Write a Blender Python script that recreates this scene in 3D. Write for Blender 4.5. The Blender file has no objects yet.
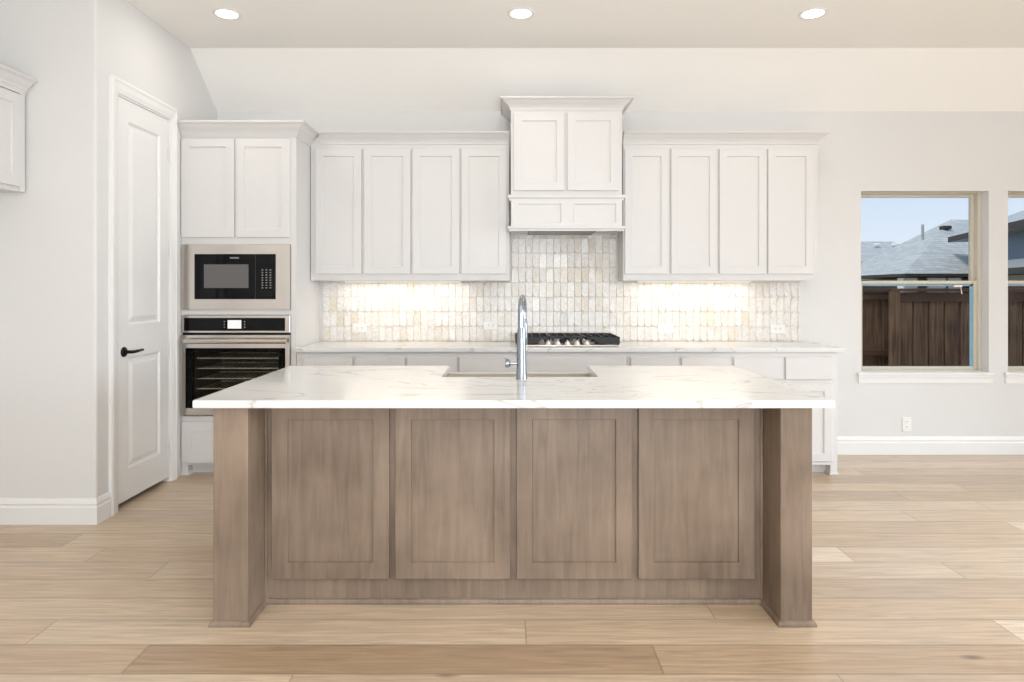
import bpy, bmesh, math, random
from mathutils import Vector, Matrix
random.seed(7)
S = bpy.context.scene
COL = S.collection
PI = math.pi

def lin(r, g, b):
    f = lambda c: (c/255/12.92) if c/255 <= .04045 else ((c/255+.055)/1.055)**2.4
    return (f(r), f(g), f(b), 1.0)

# ---------------------------------------------------------------- camera
K, VX, VY, CH = 660.0, 508.0, 288.0, 1.35          # focal length in px of a 1024 wide frame, vanishing point, eye height
cam = bpy.data.objects.new('camera', bpy.data.cameras.new('camera'))
COL.objects.link(cam)
cam.location = (0, 0, CH)
cam.rotation_euler = (PI/2, 0, 0)
cam.data.sensor_width = 36
cam.data.lens = 36*K/1024
cam.data.shift_x = (512-VX)/1024
cam.data.shift_y = -(341-VY)/1024
cam.data.clip_end = 300
S.camera = cam
def px(x, Y): return (x-VX)*Y/K
def pz(y, Y): return CH+(VY-y)*Y/K

# ---------------------------------------------------------------- sky, sun, daylight, exposure
S.view_settings.view_transform = 'Standard'
S.view_settings.look = 'None'
S.view_settings.gamma = 1.0
S.view_settings.use_curve_mapping = False
S.view_settings.exposure = -0.06
W = bpy.data.worlds.new('sky'); S.world = W; W.use_nodes = True
wn = W.node_tree; wn.nodes.clear()
wo = wn.nodes.new('ShaderNodeOutputWorld'); wb = wn.nodes.new('ShaderNodeBackground')
wr = wn.nodes.new('ShaderNodeValToRGB'); wt = wn.nodes.new('ShaderNodeTexCoord'); ws = wn.nodes.new('ShaderNodeSeparateXYZ')
wn.links.new(wt.outputs['Generated'], ws.inputs[0]); wn.links.new(ws.outputs['Z'], wr.inputs[0])
wn.links.new(wr.outputs[0], wb.inputs[0]); wn.links.new(wb.outputs[0], wo.inputs[0])
wr.color_ramp.elements[0].position = 0.0; wr.color_ramp.elements[0].color = lin(236, 243, 250)
wr.color_ramp.elements[1].position = .2; wr.color_ramp.elements[1].color = lin(196, 222, 252)
wb.inputs[1].default_value = 1.03

def lamp(name, kind, loc, rot, energy, color, **kw):
    d = bpy.data.lights.new(name, kind); d.energy = energy; d.color = color
    for k, v in kw.items(): setattr(d, k, v)
    o = bpy.data.objects.new(name, d); COL.objects.link(o); o.location = loc; o.rotation_euler = rot
    return o
lamp('sun', 'SUN', (0, 0, 20), (math.radians(38), 0, math.radians(-62)), 1.7, (1, .96, .9), angle=.2)
# daylight through the glazed wall behind the camera and the patio doors further along the right wall
lamp('rear_daylight', 'AREA', (.5, -3.4, 1.45), (PI/2, 0, 0), 92, (.885, .942, 1.0), shape='RECTANGLE', size=5.2, size_y=2.5)
lamp('side_daylight', 'AREA', (6.15, 1.7, 1.5), (math.radians(56), 0, PI/2), 150, (.78, .88, 1.0), shape='RECTANGLE', size=3.4, size_y=1.8, spread=math.radians(120))

# added fill light behind the camera, aimed at the ceiling to brighten the room
lamp('ceiling_fill', 'AREA', (.7, -1.9, .9), (math.radians(180-20), 0, math.radians(6)), 195, (.89, .945, 1.0), shape='DISK', size=.5)

# ---------------------------------------------------------------- materials
def new_mat(name):
    m = bpy.data.materials.new(name); m.use_nodes = True
    return m, m.node_tree.nodes, m.node_tree.links, m.node_tree.nodes['Principled BSDF']
def setp(b, **kw):
    names = dict(color='Base Color', rough='Roughness', metal='Metallic', spec='Specular IOR Level', coat='Coat Weight', ecol='Emission Color', estr='Emission Strength', alpha='Alpha', trans='Transmission Weight', ior='IOR')
    for k, v in kw.items(): b.inputs[names[k]].default_value = v
def node(ns, t, **kw):
    n = ns.new('ShaderNode'+t)
    for k, v in kw.items(): setattr(n, k, v)
    return n
def paint(name, rgb, rough=.5, bump=.0, scale=60, vary=.02):
    """flat paint with a faint procedural roller texture"""
    m, ns, L, b = new_mat(name)
    setp(b, rough=rough)
    tc = node(ns, 'TexCoord'); nz = node(ns, 'TexNoise'); nz.inputs['Scale'].default_value = scale; nz.inputs['Detail'].default_value = 3
    L.new(tc.outputs['Object'], nz.inputs['Vector'])
    hs = node(ns, 'HueSaturation'); hs.inputs['Color'].default_value = lin(*rgb)
    mr = node(ns, 'MapRange'); mr.inputs[3].default_value = 1-vary; mr.inputs[4].default_value = 1+vary
    L.new(nz.outputs[0], mr.inputs[0]); L.new(mr.outputs[0], hs.inputs['Value']); L.new(hs.outputs[0], b.inputs['Base Color'])
    if bump:
        bp = node(ns, 'Bump'); bp.inputs['Strength'].default_value = bump; bp.inputs['Distance'].default_value = .002
        L.new(nz.outputs[0], bp.inputs['Height']); L.new(bp.outputs[0], b.inputs['Normal'])
    return m
def metal(name, rgb, rough, aniso=(1, 1, 60), amp=.08, metallic=1.0):
    m, ns, L, b = new_mat(name); setp(b, metal=metallic, color=lin(*rgb), rough=rough)
    tc = node(ns, 'TexCoord'); mp = node(ns, 'Mapping'); mp.inputs['Scale'].default_value = aniso
    nz = node(ns, 'TexNoise'); nz.inputs['Scale'].default_value = 8
    L.new(tc.outputs['Object'], mp.inputs[0]); L.new(mp.outputs[0], nz.inputs['Vector'])
    mr = node(ns, 'MapRange'); mr.inputs[3].default_value = max(.02, rough-amp); mr.inputs[4].default_value = rough+amp
    L.new(nz.outputs[0], mr.inputs[0]); L.new(mr.outputs[0], b.inputs['Roughness'])
    return m
def emit(name, rgb, strength):
    m, ns, L, b = new_mat(name); setp(b, color=lin(*rgb), ecol=lin(*rgb), estr=strength, rough=.5); return m
def wood(name, dark, light, grain=(14, 14, 1.2), rough=.45, fine=.35, each=0.0):
    """stained wood, grain along the axis with the smallest scale"""
    m, ns, L, b = new_mat(name); setp(b, rough=rough)
    tc = node(ns, 'TexCoord'); mp = node(ns, 'Mapping'); mp.inputs['Scale'].default_value = grain
    oi = node(ns, 'ObjectInfo'); ad = node(ns, 'VectorMath', operation='ADD')
    L.new(tc.outputs['Object'], ad.inputs[0]); L.new(oi.outputs['Random'], ad.inputs[1]); L.new(ad.outputs[0], mp.inputs[0])
    n1 = node(ns, 'TexNoise'); n1.inputs['Scale'].default_value = 2.2; n1.inputs['Detail'].default_value = 8; n1.inputs['Distortion'].default_value = .8
    n2 = node(ns, 'TexNoise'); n2.inputs['Scale'].default_value = 2.4; n2.inputs['Detail'].default_value = 4
    L.new(mp.outputs[0], n1.inputs['Vector']); L.new(ad.outputs[0], n2.inputs['Vector'])
    mx = node(ns, 'Mix'); mx.inputs[0].default_value = fine
    L.new(n2.outputs[0], mx.inputs[2]); L.new(n1.outputs[0], mx.inputs[3])
    cr = node(ns, 'ValToRGB'); cr.color_ramp.elements[0].position = .36; cr.color_ramp.elements[1].position = .64
    cr.color_ramp.elements[0].color = lin(*dark); cr.color_ramp.elements[1].color = lin(*light)
    hs = node(ns, 'HueSaturation'); mr = node(ns, 'MapRange'); mr.inputs[3].default_value = 1-each; mr.inputs[4].default_value = 1+each
    L.new(oi.outputs['Random'], mr.inputs[0]); L.new(mr.outputs[0], hs.inputs['Value'])
    L.new(mx.outputs[0], cr.inputs[0]); L.new(cr.outputs[0], hs.inputs['Color']); L.new(hs.outputs[0], b.inputs['Base Color'])
    bp = node(ns, 'Bump'); bp.inputs['Strength'].default_value = .06; bp.inputs['Distance'].default_value = .002
    L.new(n1.outputs[0], bp.inputs['Height']); L.new(bp.outputs[0], b.inputs['Normal'])
    return m
def marble(name):
    m, ns, L, b = new_mat(name); setp(b, rough=.12)
    tc = node(ns, 'TexCoord'); mp = node(ns, 'Mapping'); mp.inputs['Scale'].default_value = (.7, 1.9, 1.9); mp.inputs['Rotation'].default_value = (0, .15, .38)
    L.new(tc.outputs['Object'], mp.inputs[0])
    def vein(scale, width, dist):
        n = node(ns, 'TexNoise'); n.inputs['Scale'].default_value = scale; n.inputs['Detail'].default_value = 5; n.inputs['Distortion'].default_value = dist
        L.new(mp.outputs[0], n.inputs['Vector'])
        s = node(ns, 'Math', operation='SUBTRACT'); s.inputs[1].default_value = .5; L.new(n.outputs[0], s.inputs[0])
        a = node(ns, 'Math', operation='ABSOLUTE'); L.new(s.outputs[0], a.inputs[0])
        r = node(ns, 'MapRange'); r.inputs[1].default_value = 0; r.inputs[2].default_value = width; r.inputs[3].default_value = 1; r.inputs[4].default_value = 0
        L.new(a.outputs[0], r.inputs[0]); return r
    v1 = vein(1.1, .010, 1.2); v2 = vein(2.6, .007, .6)
    n3 = node(ns, 'TexNoise'); n3.inputs['Scale'].default_value = 1.0; L.new(tc.outputs['Object'], n3.inputs['Vector'])
    gate = node(ns, 'MapRange'); gate.inputs[1].default_value = .42; gate.inputs[2].default_value = .62; L.new(n3.outputs[0], gate.inputs[0])
    m2 = node(ns, 'Math', operation='MULTIPLY'); L.new(v2.outputs[0], m2.inputs[0]); L.new(gate.outputs[0], m2.inputs[1])
    mxm = node(ns, 'Math', operation='MAXIMUM'); L.new(v1.outputs[0], mxm.inputs[0]); L.new(m2.outputs[0], mxm.inputs[1])
    sc = node(ns, 'Math', operation='MULTIPLY'); sc.inputs[1].default_value = .55; L.new(mxm.outputs[0], sc.inputs[0])
    mix = node(ns, 'Mix', data_type='RGBA'); mix.inputs[6].default_value = lin(227, 226, 224); mix.inputs[7].default_value = lin(168, 157, 144)
    L.new(sc.outputs[0], mix.inputs[0]); L.new(mix.outputs[2], b.inputs['Base Color'])
    return m
def tile_mat():
    m, ns, L, b = new_mat('marble_mosaic'); setp(b, rough=.28)
    g = node(ns, 'NewGeometry'); tc = node(ns, 'TexCoord')
    cr = node(ns, 'ValToRGB'); e = cr.color_ramp.elements
    e[0].position = 0; e[0].color = lin(236, 232, 226); e[1].position = 1; e[1].color = lin(226, 217, 202)
    for p, c in ((.35, (234, 231, 227)), (.6, (228, 224, 217)), (.75, (234, 231, 227)), (.92, (228, 222, 212))):
        x = e.new(p); x.color = lin(*c)
    L.new(g.outputs['Random Per Island'], cr.inputs[0])
    ad = node(ns, 'VectorMath', operation='ADD'); sc = node(ns, 'Vector' + 'Math', operation='SCALE'); sc.inputs['Scale'].default_value = 9
    cv = node(ns, 'CombineXYZ')
    for i in range(3): L.new(g.outputs['Random Per Island'], cv.inputs[i])
    L.new(cv.outputs[0], sc.inputs[0]); L.new(tc.outputs['Object'], ad.inputs[0]); L.new(sc.outputs[0], ad.inputs[1])
    n = node(ns, 'TexNoise'); n.inputs['Scale'].default_value = 16; n.inputs['Detail'].default_value = 4; n.inputs['Distortion'].default_value = 1.5
    L.new(ad.outputs[0], n.inputs['Vector'])
    s = node(ns, 'Math', operation='SUBTRACT'); s.inputs[1].default_value = .5; L.new(n.outputs[0], s.inputs[0])
    a = node(ns, 'Math', operation='ABSOLUTE'); L.new(s.outputs[0], a.inputs[0])
    r = node(ns, 'MapRange'); r.inputs[1].default_value = 0; r.inputs[2].default_value = .06; r.inputs[3].default_value = .4; r.inputs[4].default_value = 0
    L.new(a.outputs[0], r.inputs[0])
    mix = node(ns, 'Mix', data_type='RGBA'); mix.inputs[7].default_value = lin(196, 176, 146)
    L.new(r.outputs[0], mix.inputs[0]); L.new(cr.outputs[0], mix.inputs[6]); L.new(mix.outputs[2], b.inputs['Base Color'])
    return m
def floor_mat():
    m, ns, L, b = new_mat('oak_planks'); setp(b, rough=.33, spec=.75)
    PW, PL = .1885, 1.9
    tc = node(ns, 'TexCoord'); sp = node(ns, 'SeparateXYZ'); L.new(tc.outputs['Object'], sp.inputs[0])
    def M(op, a, bb=None):
        n = node(ns, 'Math', operation=op)
        for i, v in enumerate((a, bb)):
            if v is None: continue
            if isinstance(v, (int, float)): n.inputs[i].default_value = v
            else: L.new(v, n.inputs[i])
        return n.outputs[0]
    yy = M('DIVIDE', M('SUBTRACT', sp.outputs['Y'], 3.816), PW)
    row = M('FLOOR', yy); fy = M('FRACT', yy)
    wn_ = node(ns, 'TexWhiteNoise', noise_dimensions='1D'); L.new(row, wn_.inputs['W'])
    xx = M('ADD', M('DIVIDE', sp.outputs['X'], PL), M('MULTIPLY', wn_.outputs['Value'], 3.0))
    colm = M('FLOOR', xx); fx = M('FRACT', xx)
    cv = node(ns, 'CombineXYZ'); L.new(row, cv.inputs[0]); L.new(colm, cv.inputs[1])
    pid = node(ns, 'TexWhiteNoise', noise_dimensions='2D'); L.new(cv.outputs[0], pid.inputs['Vector'])
    base = node(ns, 'ValToRGB'); e = base.color_ramp.elements
    e[0].position = 0; e[0].color = lin(164, 137, 109); e[1].position = 1; e[1].color = lin(236, 217, 194)
    for p, c in ((.3, (199, 174, 145)), (.6, (211, 189, 162)), (.8, (187, 163, 137))): x = e.new(p); x.color = lin(*c)
    L.new(pid.outputs['Value'], base.inputs[0])
    off = node(ns, 'CombineXYZ'); L.new(M('MULTIPLY', pid.outputs['Value'], 40), off.inputs[0]); L.new(M('MULTIPLY', pid.outputs['Value'], 23), off.inputs[1])
    ad = node(ns, 'VectorMath', operation='ADD'); L.new(tc.outputs['Object'], ad.inputs[0]); L.new(off.outputs[0], ad.inputs[1])
    mp = node(ns, 'Mapping'); mp.inputs['Scale'].default_value = (1.2, 22, 1); L.new(ad.outputs[0], mp.inputs[0])
    n1 = node(ns, 'TexNoise'); n1.inputs['Scale'].default_value = 2.6; n1.inputs['Detail'].default_value = 8; n1.inputs['Distortion'].default_value = 1.0
    L.new(mp.outputs[0], n1.inputs['Vector'])
    g = node(ns, 'MapRange'); g.inputs[1].default_value = .3; g.inputs[2].default_value = .7; g.inputs[3].default_value = .76; g.inputs[4].default_value = 1.13
    L.new(n1.outputs[0], g.inputs[0])
    # knots, few and small
    mpk = node(ns, 'Mapping'); mpk.inputs['Scale'].default_value = (1.3, 3.6, 1); L.new(ad.outputs[0], mpk.inputs[0])
    vo = node(ns, 'TexVoronoi'); vo.inputs['Scale'].default_value = 1.0; L.new(mpk.outputs[0], vo.inputs['Vector'])
    kn = node(ns, 'MapRange'); kn.inputs[1].default_value = .02; kn.inputs[2].default_value = .075; kn.inputs[3].default_value = .45; kn.inputs[4].default_value = 1
    L.new(vo.outputs['Distance'], kn.inputs[0])
    def seam(f, w):
        d = M('MINIMUM', f, M('SUBTRACT', 1.0, f)); r = node(ns, 'MapRange'); r.inputs[1].default_value = 0; r.inputs[2].default_value = w; r.inputs[3].default_value = .6; r.inputs[4].default_value = 1
        L.new(d, r.inputs[0]); return r.outputs[0]
    sm = M('MINIMUM', seam(fy, .035), seam(fx, .0025))
    val = M('MULTIPLY', M('MULTIPLY', g.outputs[0], sm), kn.outputs[0])
    hs = node(ns, 'HueSaturation'); L.new(base.outputs[0], hs.inputs['Color']); L.new(val, hs.inputs['Value']); L.new(hs.outputs[0], b.inputs['Base Color'])
    bp = node(ns, 'Bump'); bp.inputs['Strength'].default_value = .12; bp.inputs['Distance'].default_value = .002; L.new(val, bp.inputs['Height']); L.new(bp.outputs[0], b.inputs['Normal'])
    return m
def glass_mat(name, tint=(1, 1, 1, 1)):
    m, ns, L, b = new_mat(name); ns.remove(b)
    out = ns['Material Output']; t = node(ns, 'BsdfTransparent'); t.inputs[0].default_value = tint
    g = node(ns, 'BsdfGlossy'); g.inputs['Roughness'].default_value = .02; f = node(ns, 'Fresnel'); f.inputs[0].default_value = 1.09
    mx = node(ns, 'MixShader'); L.new(f.outputs[0], mx.inputs[0]); L.new(t.outputs[0], mx.inputs[1]); L.new(g.outputs[0], mx.inputs[2]); L.new(mx.outputs[0], out.inputs[0])
    return m
def shingle_mat(name, a, bb):
    m, ns, L, b = new_mat(name); setp(b, rough=.9)
    tc = node(ns, 'TexCoord'); br = node(ns, 'TexBrick'); br.inputs['Scale'].default_value = 3.0; br.inputs['Mortar Size'].default_value = .012
    br.inputs['Color1'].default_value = lin(*a); br.inputs['Color2'].default_value = lin(*bb); br.inputs['Mortar'].default_value = lin(*[int(c*.55) for c in a])
    br.inputs['Row Height'].default_value = .42; br.inputs['Brick Width'].default_value = .9
    sp = node(ns, 'SeparateXYZ'); cv = node(ns, 'CombineXYZ'); L.new(tc.outputs['Object'], sp.inputs[0])
    ad = node(ns, 'Math', operation='ADD'); L.new(sp.outputs['X'], ad.inputs[0]); L.new(sp.outputs['Y'], ad.inputs[1])
    ml = node(ns, 'Math', operation='MULTIPLY'); ml.inputs[1].default_value = 2.2; L.new(sp.outputs['Z'], ml.inputs[0])
    L.new(ad.outputs[0], cv.inputs[0]); L.new(ml.outputs[0], cv.inputs[1]); L.new(cv.outputs[0], br.inputs['Vector'])
    nz = node(ns, 'TexNoise'); nz.inputs['Scale'].default_value = 9; L.new(tc.outputs['Object'], nz.inputs['Vector'])
    hs = node(ns, 'HueSaturation'); mr = node(ns, 'MapRange'); mr.inputs[3].default_value = .8; mr.inputs[4].default_value = 1.2
    L.new(nz.outputs[0], mr.inputs[0]); L.new(mr.outputs[0], hs.inputs['Value']); L.new(br.outputs[0], hs.inputs['Color']); L.new(hs.outputs[0], b.inputs['Base Color'])
    return m

M_WALL = paint('wall_paint', (222, 220, 217), .7, .15, 90)
M_CEIL = paint('ceiling_paint', (248, 245, 240), .8, .15, 90)
M_CAB = paint('cabinet_paint', (219, 216, 213), .38, 0, 40, .01)
M_TRIM = paint('trim_paint', (235, 233, 230), .4, 0, 40, .01)
M_ISL = wood('stained_maple', (110, 93, 78), (149, 130, 112))
M_FLOOR = floor_mat()
M_MARBLE = marble('quartz_worktop')
M_TILE = tile_mat()
M_GROUT = paint('grout', (222, 216, 206), .9, .2, 200)
M_STEEL = metal('stainless_steel', (203, 196, 188), .26, (120, 120, .6), .025)
M_CHROME = metal('brushed_chrome', (156, 162, 170), .24, (40, 40, 2), .03)
M_KNOB = metal('satin_knob', (226, 222, 214), .4, (5, 5, 5), .05, .5)
M_DARKMETAL = metal('black_hardware', (22, 21, 21), .4, (5, 5, 5), .05, .6)
M_IRON = paint('cast_iron', (34, 34, 36), .55, .3, 160, .1)
M_BLACKGLASS, _n, _l, _b = new_mat('black_glass'); setp(_b, color=lin(12, 12, 13), rough=.07, spec=.16)
M_MWGLASS, _n, _l, _b = new_mat('microwave_window'); setp(_b, color=lin(104, 102, 100), rough=.25, spec=.2)
M_SCREEN = emit('display_screen', (214, 214, 210), .55)
M_LENS = emit('lamp_lens', (255, 246, 232), 9)
M_STRIP = emit('strip_lens', (255, 240, 215), 1.6)
M_SINK = metal('satin_steel', (214, 206, 196), .46, (3, 3, 3), .03)
M_VENT = metal('vent_steel', (128, 126, 122), .4, (60, 2, 60), .05)
M_PLATE = paint('outlet_plastic', (238, 236, 232), .35, 0, 40, .01)
M_SLOT = paint('slot_shadow', (70, 68, 66), .6)
M_KEYS = paint('key_print', (150, 148, 144), .5)
M_VINYL = paint('tan_vinyl', (205, 198, 182), .45, 0, 40, .01)
M_BLUE_REFL = paint('blue_reflection', (128, 172, 196), .3, 0, 12, .08)  # light blue that paints the bluish reflection in the lower sash
M_GLASS = glass_mat('window_glass', (1, 1, 1, 1))
M_FENCE = wood('stained_cedar', (56, 37, 25), (118, 90, 66), (16, 16, .7), .85, .6, .16)
M_FENCED = wood('stained_cedar_rail', (66, 46, 35), (92, 66, 50), (.6, 9, 9), .85)
M_ROOF = shingle_mat('grey_shingles', (196, 196, 192), (176, 177, 174))
M_ROOF2 = shingle_mat('pale_grey_shingles', (190, 190, 187), (170, 171, 169))
M_SIDING = paint('blue_grey_siding', (112, 126, 144), .8)
M_FASCIA = paint('dark_fascia', (60, 52, 48), .7)
M_HWALL = paint('house_stucco', (206, 204, 200), .85, .2)
M_BRICK = paint('red_brick', (134, 88, 72), .9, .4, 40, .15)
M_DKBRICK = paint('dark_brick', (96, 86, 78), .9, .4, 30, .2)  # dark grey-brown brick for the wall of the low house
M_PANE = paint('far_pane', (112, 140, 142), .2)
M_GROUND = paint('dry_grass', (120, 118, 80), .95, .5, 20, .25)

# ---------------------------------------------------------------- mesh helpers
def link(name, bm, mat, parent=None, smooth=None):
    bmesh.ops.recalc_face_normals(bm, faces=bm.faces)
    me = bpy.data.meshes.new(name); bm.to_mesh(me); bm.free()
    me.materials.append(mat)
    o = bpy.data.objects.new(name, me); COL.objects.link(o)
    if smooth:
        me.polygons.foreach_set('use_smooth', [True]*len(me.polygons))
        me.set_sharp_from_angle(angle=math.radians(smooth))
    if parent is not None:
        o.parent = parent
        loc = Vector((0, 0, 0)); p = parent
        while p is not None: loc += p.location; p = p.parent
        o.location = -loc
    return o
def thing(name, label, cat, loc=(0, 0, 0), group=None):
    o = bpy.data.objects.new(name, None); COL.objects.link(o); o.location = loc
    o.empty_display_size = .1; o['label'] = label; o['category'] = cat
    if group: o['group'] = group
    return o
def tag(o, label, cat, group=None):
    o['label'] = label; o['category'] = cat
    if group: o['group'] = group
    return o
def struct(o, label=None, cat=None):
    o['kind'] = 'structure'
    if label: o['label'] = label
    if cat: o['category'] = cat
    return o
def box(bm, x0, x1, y0, y1, z0, z1, bev=0.0, seg=1):
    r = bmesh.ops.create_cube(bm, size=1.0)
    vs = r['verts']
    for v in vs:
        v.co = Vector(((x0+x1)/2+v.co.x*(x1-x0), (y0+y1)/2+v.co.y*(y1-y0), (z0+z1)/2+v.co.z*(z1-z0)))
    if bev > 0:
        es = list({e for v in vs for e in v.link_edges})
        bmesh.ops.bevel(bm, geom=es, offset=bev, segments=seg, affect='EDGES', profile=.5)
    return vs
def rings(bm, org, U, V, N, w, h, rs, back=True):
    """a panel grown through rectangular rings (inset u, inset v, height along N), the last one capped"""
    org, U, V, N = Vector(org), Vector(U), Vector(V), Vector(N)
    prev = first = None
    for iu, iv, d in rs:
        cur = [bm.verts.new(org+U*a+V*b+N*d) for a, b in ((iu, iv), (w-iu, iv), (w-iu, h-iv), (iu, h-iv))]
        if prev:
            for i in range(4): bm.faces.new((prev[i], prev[(i+1) % 4], cur[(i+1) % 4], cur[i]))
        else: first = cur
        prev = cur
    bm.faces.new(prev)
    if back: bm.faces.new(first[::-1])
def shaker(bm, x0, x1, z0, z1, y, t=.02, stile=.057, rail=None, rec=.009):
    """shaker door facing -Y, standing t proud of the plane y"""
    rail = rail or stile
    rings(bm, (x0, y, z0), (1, 0, 0), (0, 0, 1), (0, -1, 0), x1-x0, z1-z0, [(0, 0, 0), (0, 0, t-.002), (.002, .002, t), (stile, rail, t), (stile+.003, rail+.003, t-rec)])
def slab(bm, x0, x1, z0, z1, y, t=.02):
    rings(bm, (x0, y, z0), (1, 0, 0), (0, 0, 1), (0, -1, 0), x1-x0, z1-z0, [(0, 0, 0), (0, 0, t-.003), (.003, .003, t)])
def sweep(bm, prof, path, side=1, closed_prof=True):
    """profile of (out, z) carried along an XY path with mitred corners; out grows to the right of the path when side = 1"""
    P = [Vector((p[0], p[1])) for p in path]; n = len(P); rows = []
    for i in range(n):
        d0 = (P[i]-P[i-1]).normalized() if i > 0 else None
        d1 = (P[i+1]-P[i]).normalized() if i < n-1 else None
        nrm = lambda d: Vector((d.y, -d.x))*side
        if d0 is None: m = nrm(d1)
        elif d1 is None: m = nrm(d0)
        else:
            a, b = nrm(d0), nrm(d1); m = (a+b); m = m/max(.2, m.dot(a))
        rows.append([bm.verts.new((P[i].x+m.x*o, P[i].y+m.y*o, z)) for o, z in prof])
    k = len(prof)
    for i in range(n-1):
        for j in range(k):
            q = (j+1) % k
            bm.faces.new((rows[i][j], rows[i][q], rows[i+1][q], rows[i+1][j]))
    bm.faces.new(rows[0]); bm.faces.new(rows[-1][::-1])
def tube(bm, pts, rad, n=16, cap=True):
    P = [Vector(p) for p in pts]; R = rad if isinstance(rad, (list, tuple)) else [rad]*len(P)
    rows = []; up = None
    for i, p in enumerate(P):
        d = (P[min(i+1, len(P)-1)]-P[max(i-1, 0)]).normalized()
        if up is None: up = d.orthogonal().normalized()
        up = (up-d*up.dot(d)).normalized(); s = d.cross(up)
        rows.append([bm.verts.new(p+(up*math.cos(2*PI*k/n)+s*math.sin(2*PI*k/n))*R[i]) for k in range(n)])
    for a, b in zip(rows, rows[1:]):
        for k in range(n): bm.faces.new((a[k], a[(k+1) % n], b[(k+1) % n], b[k]))
    if cap: bm.faces.new(rows[0][::-1]); bm.faces.new(rows[-1])
def lathe(bm, prof, c, axis='Z', n=28):
    """(radius, height) profile turned about an axis through c"""
    c = Vector(c); rows = []
    A = {'Z': (Vector((1, 0, 0)), Vector((0, 1, 0)), Vector((0, 0, 1))), 'Y': (Vector((1, 0, 0)), Vector((0, 0, 1)), Vector((0, -1, 0))), 'X': (Vector((0, 1, 0)), Vector((0, 0, 1)), Vector((1, 0, 0)))}[axis]
    for r, h in prof:
        rows.append([bm.verts.new(c+(A[0]*math.cos(2*PI*k/n)+A[1]*math.sin(2*PI*k/n))*max(r, 1e-5)+A[2]*h) for k in range(n)])
    for a, b in zip(rows, rows[1:]):
        for k in range(n): bm.faces.new((a[k], a[(k+1) % n], b[(k+1) % n], b[k]))
    bm.faces.new(rows[0][::-1]); bm.faces.new(rows[-1])
def prism(bm, pts, ext, plane='XY', at=0.0):
    """polygon pts in a plane extruded from at by ext along the third axis"""
    f = {'XY': lambda a, b, c: (a, b, c), 'XZ': lambda a, b, c: (a, c, b), 'YZ': lambda a, b, c: (c, a, b)}[plane]
    lo = [bm.verts.new(f(a, b, at)) for a, b in pts]; hi = [bm.verts.new(f(a, b, at+ext)) for a, b in pts]
    bm.faces.new(lo[::-1]); bm.faces.new(hi); n = len(pts)
    for i in range(n): bm.faces.new((lo[i], lo[(i+1) % n], hi[(i+1) % n], hi[i]))
    return lo+hi
def B(): return bmesh.new()

# ---------------------------------------------------------------- the place, main planes
YW = 5.36            # kitchen wall
YC = 4.77            # face of the base cabinets and the oven tower
YU = 5.11            # face of the wall cabinets
XL = -2.36           # pantry side wall
YP = 3.78            # pantry wall that faces the room
XF = -3.40           # far left wall
XR, YB = 6.3, -3.6   # right wall, rear wall
ZK = 2.782           # where the slope of the ceiling starts on the kitchen wall
YS, ZC = 4.898, 3.131
ZT, TH = .919, .03   # back worktop
ZI = .905            # island worktop
WT = .16

# floor
bm = B(); box(bm, XF-.3, XR+.3, YB-.3, YW+WT, -.06, 0)
struct(link('floor', bm, M_FLOOR), 'pale oak plank floor running across the whole room', 'floor')
# ceiling: flat part and the sloped part along the kitchen wall
bm = B(); prism(bm, [(YB-.3, ZC), (YS, ZC), (YW+WT, ZK-.118), (YW+WT, ZC+.2), (YB-.3, ZC+.2)], XR-XF+.6, 'YZ', XF-.3)
struct(link('ceiling', bm, M_CEIL), 'cream ceiling sloping down to the kitchen wall', 'ceiling')

# kitchen wall with its two window openings
WIN = [(2.867, 3.905), (4.06, 5.098)]; WZ0, WZ1 = .662, 2.138
bm = B()
box(bm, XF-.3, WIN[0][0], YW, YW+WT, 0, ZK+.02)
box(bm, WIN[0][1], WIN[1][0], YW, YW+WT, 0, ZK+.02)
box(bm, WIN[1][1], XR+.2, YW, YW+WT, 0, ZK+.02)
for a, b in WIN:
    box(bm, a, b, YW, YW+WT, 0, WZ0); box(bm, a, b, YW, YW+WT, WZ1, ZK+.02)
struct(link('wall_back', bm, M_WALL), 'off-white kitchen wall holding cabinets and two windows', 'wall')

# pantry: wall facing the room, and the side wall with the door in it
DY0, DY1, DZ = 3.985, 4.616, 2.53
bm = B()
r_ = .012
prism(bm, [(XF-.2, YP), (XL-r_, YP), (XL-r_*.3, YP+r_*.3), (XL, YP+r_), (XL, DY0), (XL-.12, DY0), (XL-.12, YP+.12), (XF-.2, YP+.12)], ZC, 'XY', 0)
struct(link('wall_pantry', bm, M_WALL), 'off-white pantry wall facing the room beside the tall door', 'wall')
bm = B()
box(bm, XL-.12, XL, DY1, YW, 0, ZC); box(bm, XL-.12, XL, DY0, DY1, DZ, ZC)
struct(link('wall_left', bm, M_WALL), 'off-white side wall around the pantry door', 'wall')
bm = B(); box(bm, XF-.12, XF, YB, YP, 0, ZC)
struct(link('wall_side', bm, M_WALL), 'off-white wall behind the cabinet at the frame edge', 'wall')
# right wall with a patio door opening, rear wall with a glazed opening (both out of the picture)
bm = B(); box(bm, XR, XR+.15, YB, -.4, 0, ZC); box(bm, XR, XR+.15, 3.4, YW+WT, 0, ZC); box(bm, XR, XR+.15, -.4, 3.4, 2.45, ZC)
struct(link('wall_right', bm, M_WALL), 'off-white wall with patio door opening', 'wall')
bm = B(); box(bm, XF-.2, -2.9, YB-.15, YB, 0, ZC); box(bm, 3.7, XR, YB-.15, YB, 0, ZC); box(bm, -2.9, 3.7, YB-.15, YB, 2.75, ZC); box(bm, -2.9, 3.7, YB-.15, YB, 0, .15)
struct(link('wall_rear', bm, M_WALL), 'off-white wall with wide glazed opening', 'wall')
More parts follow.
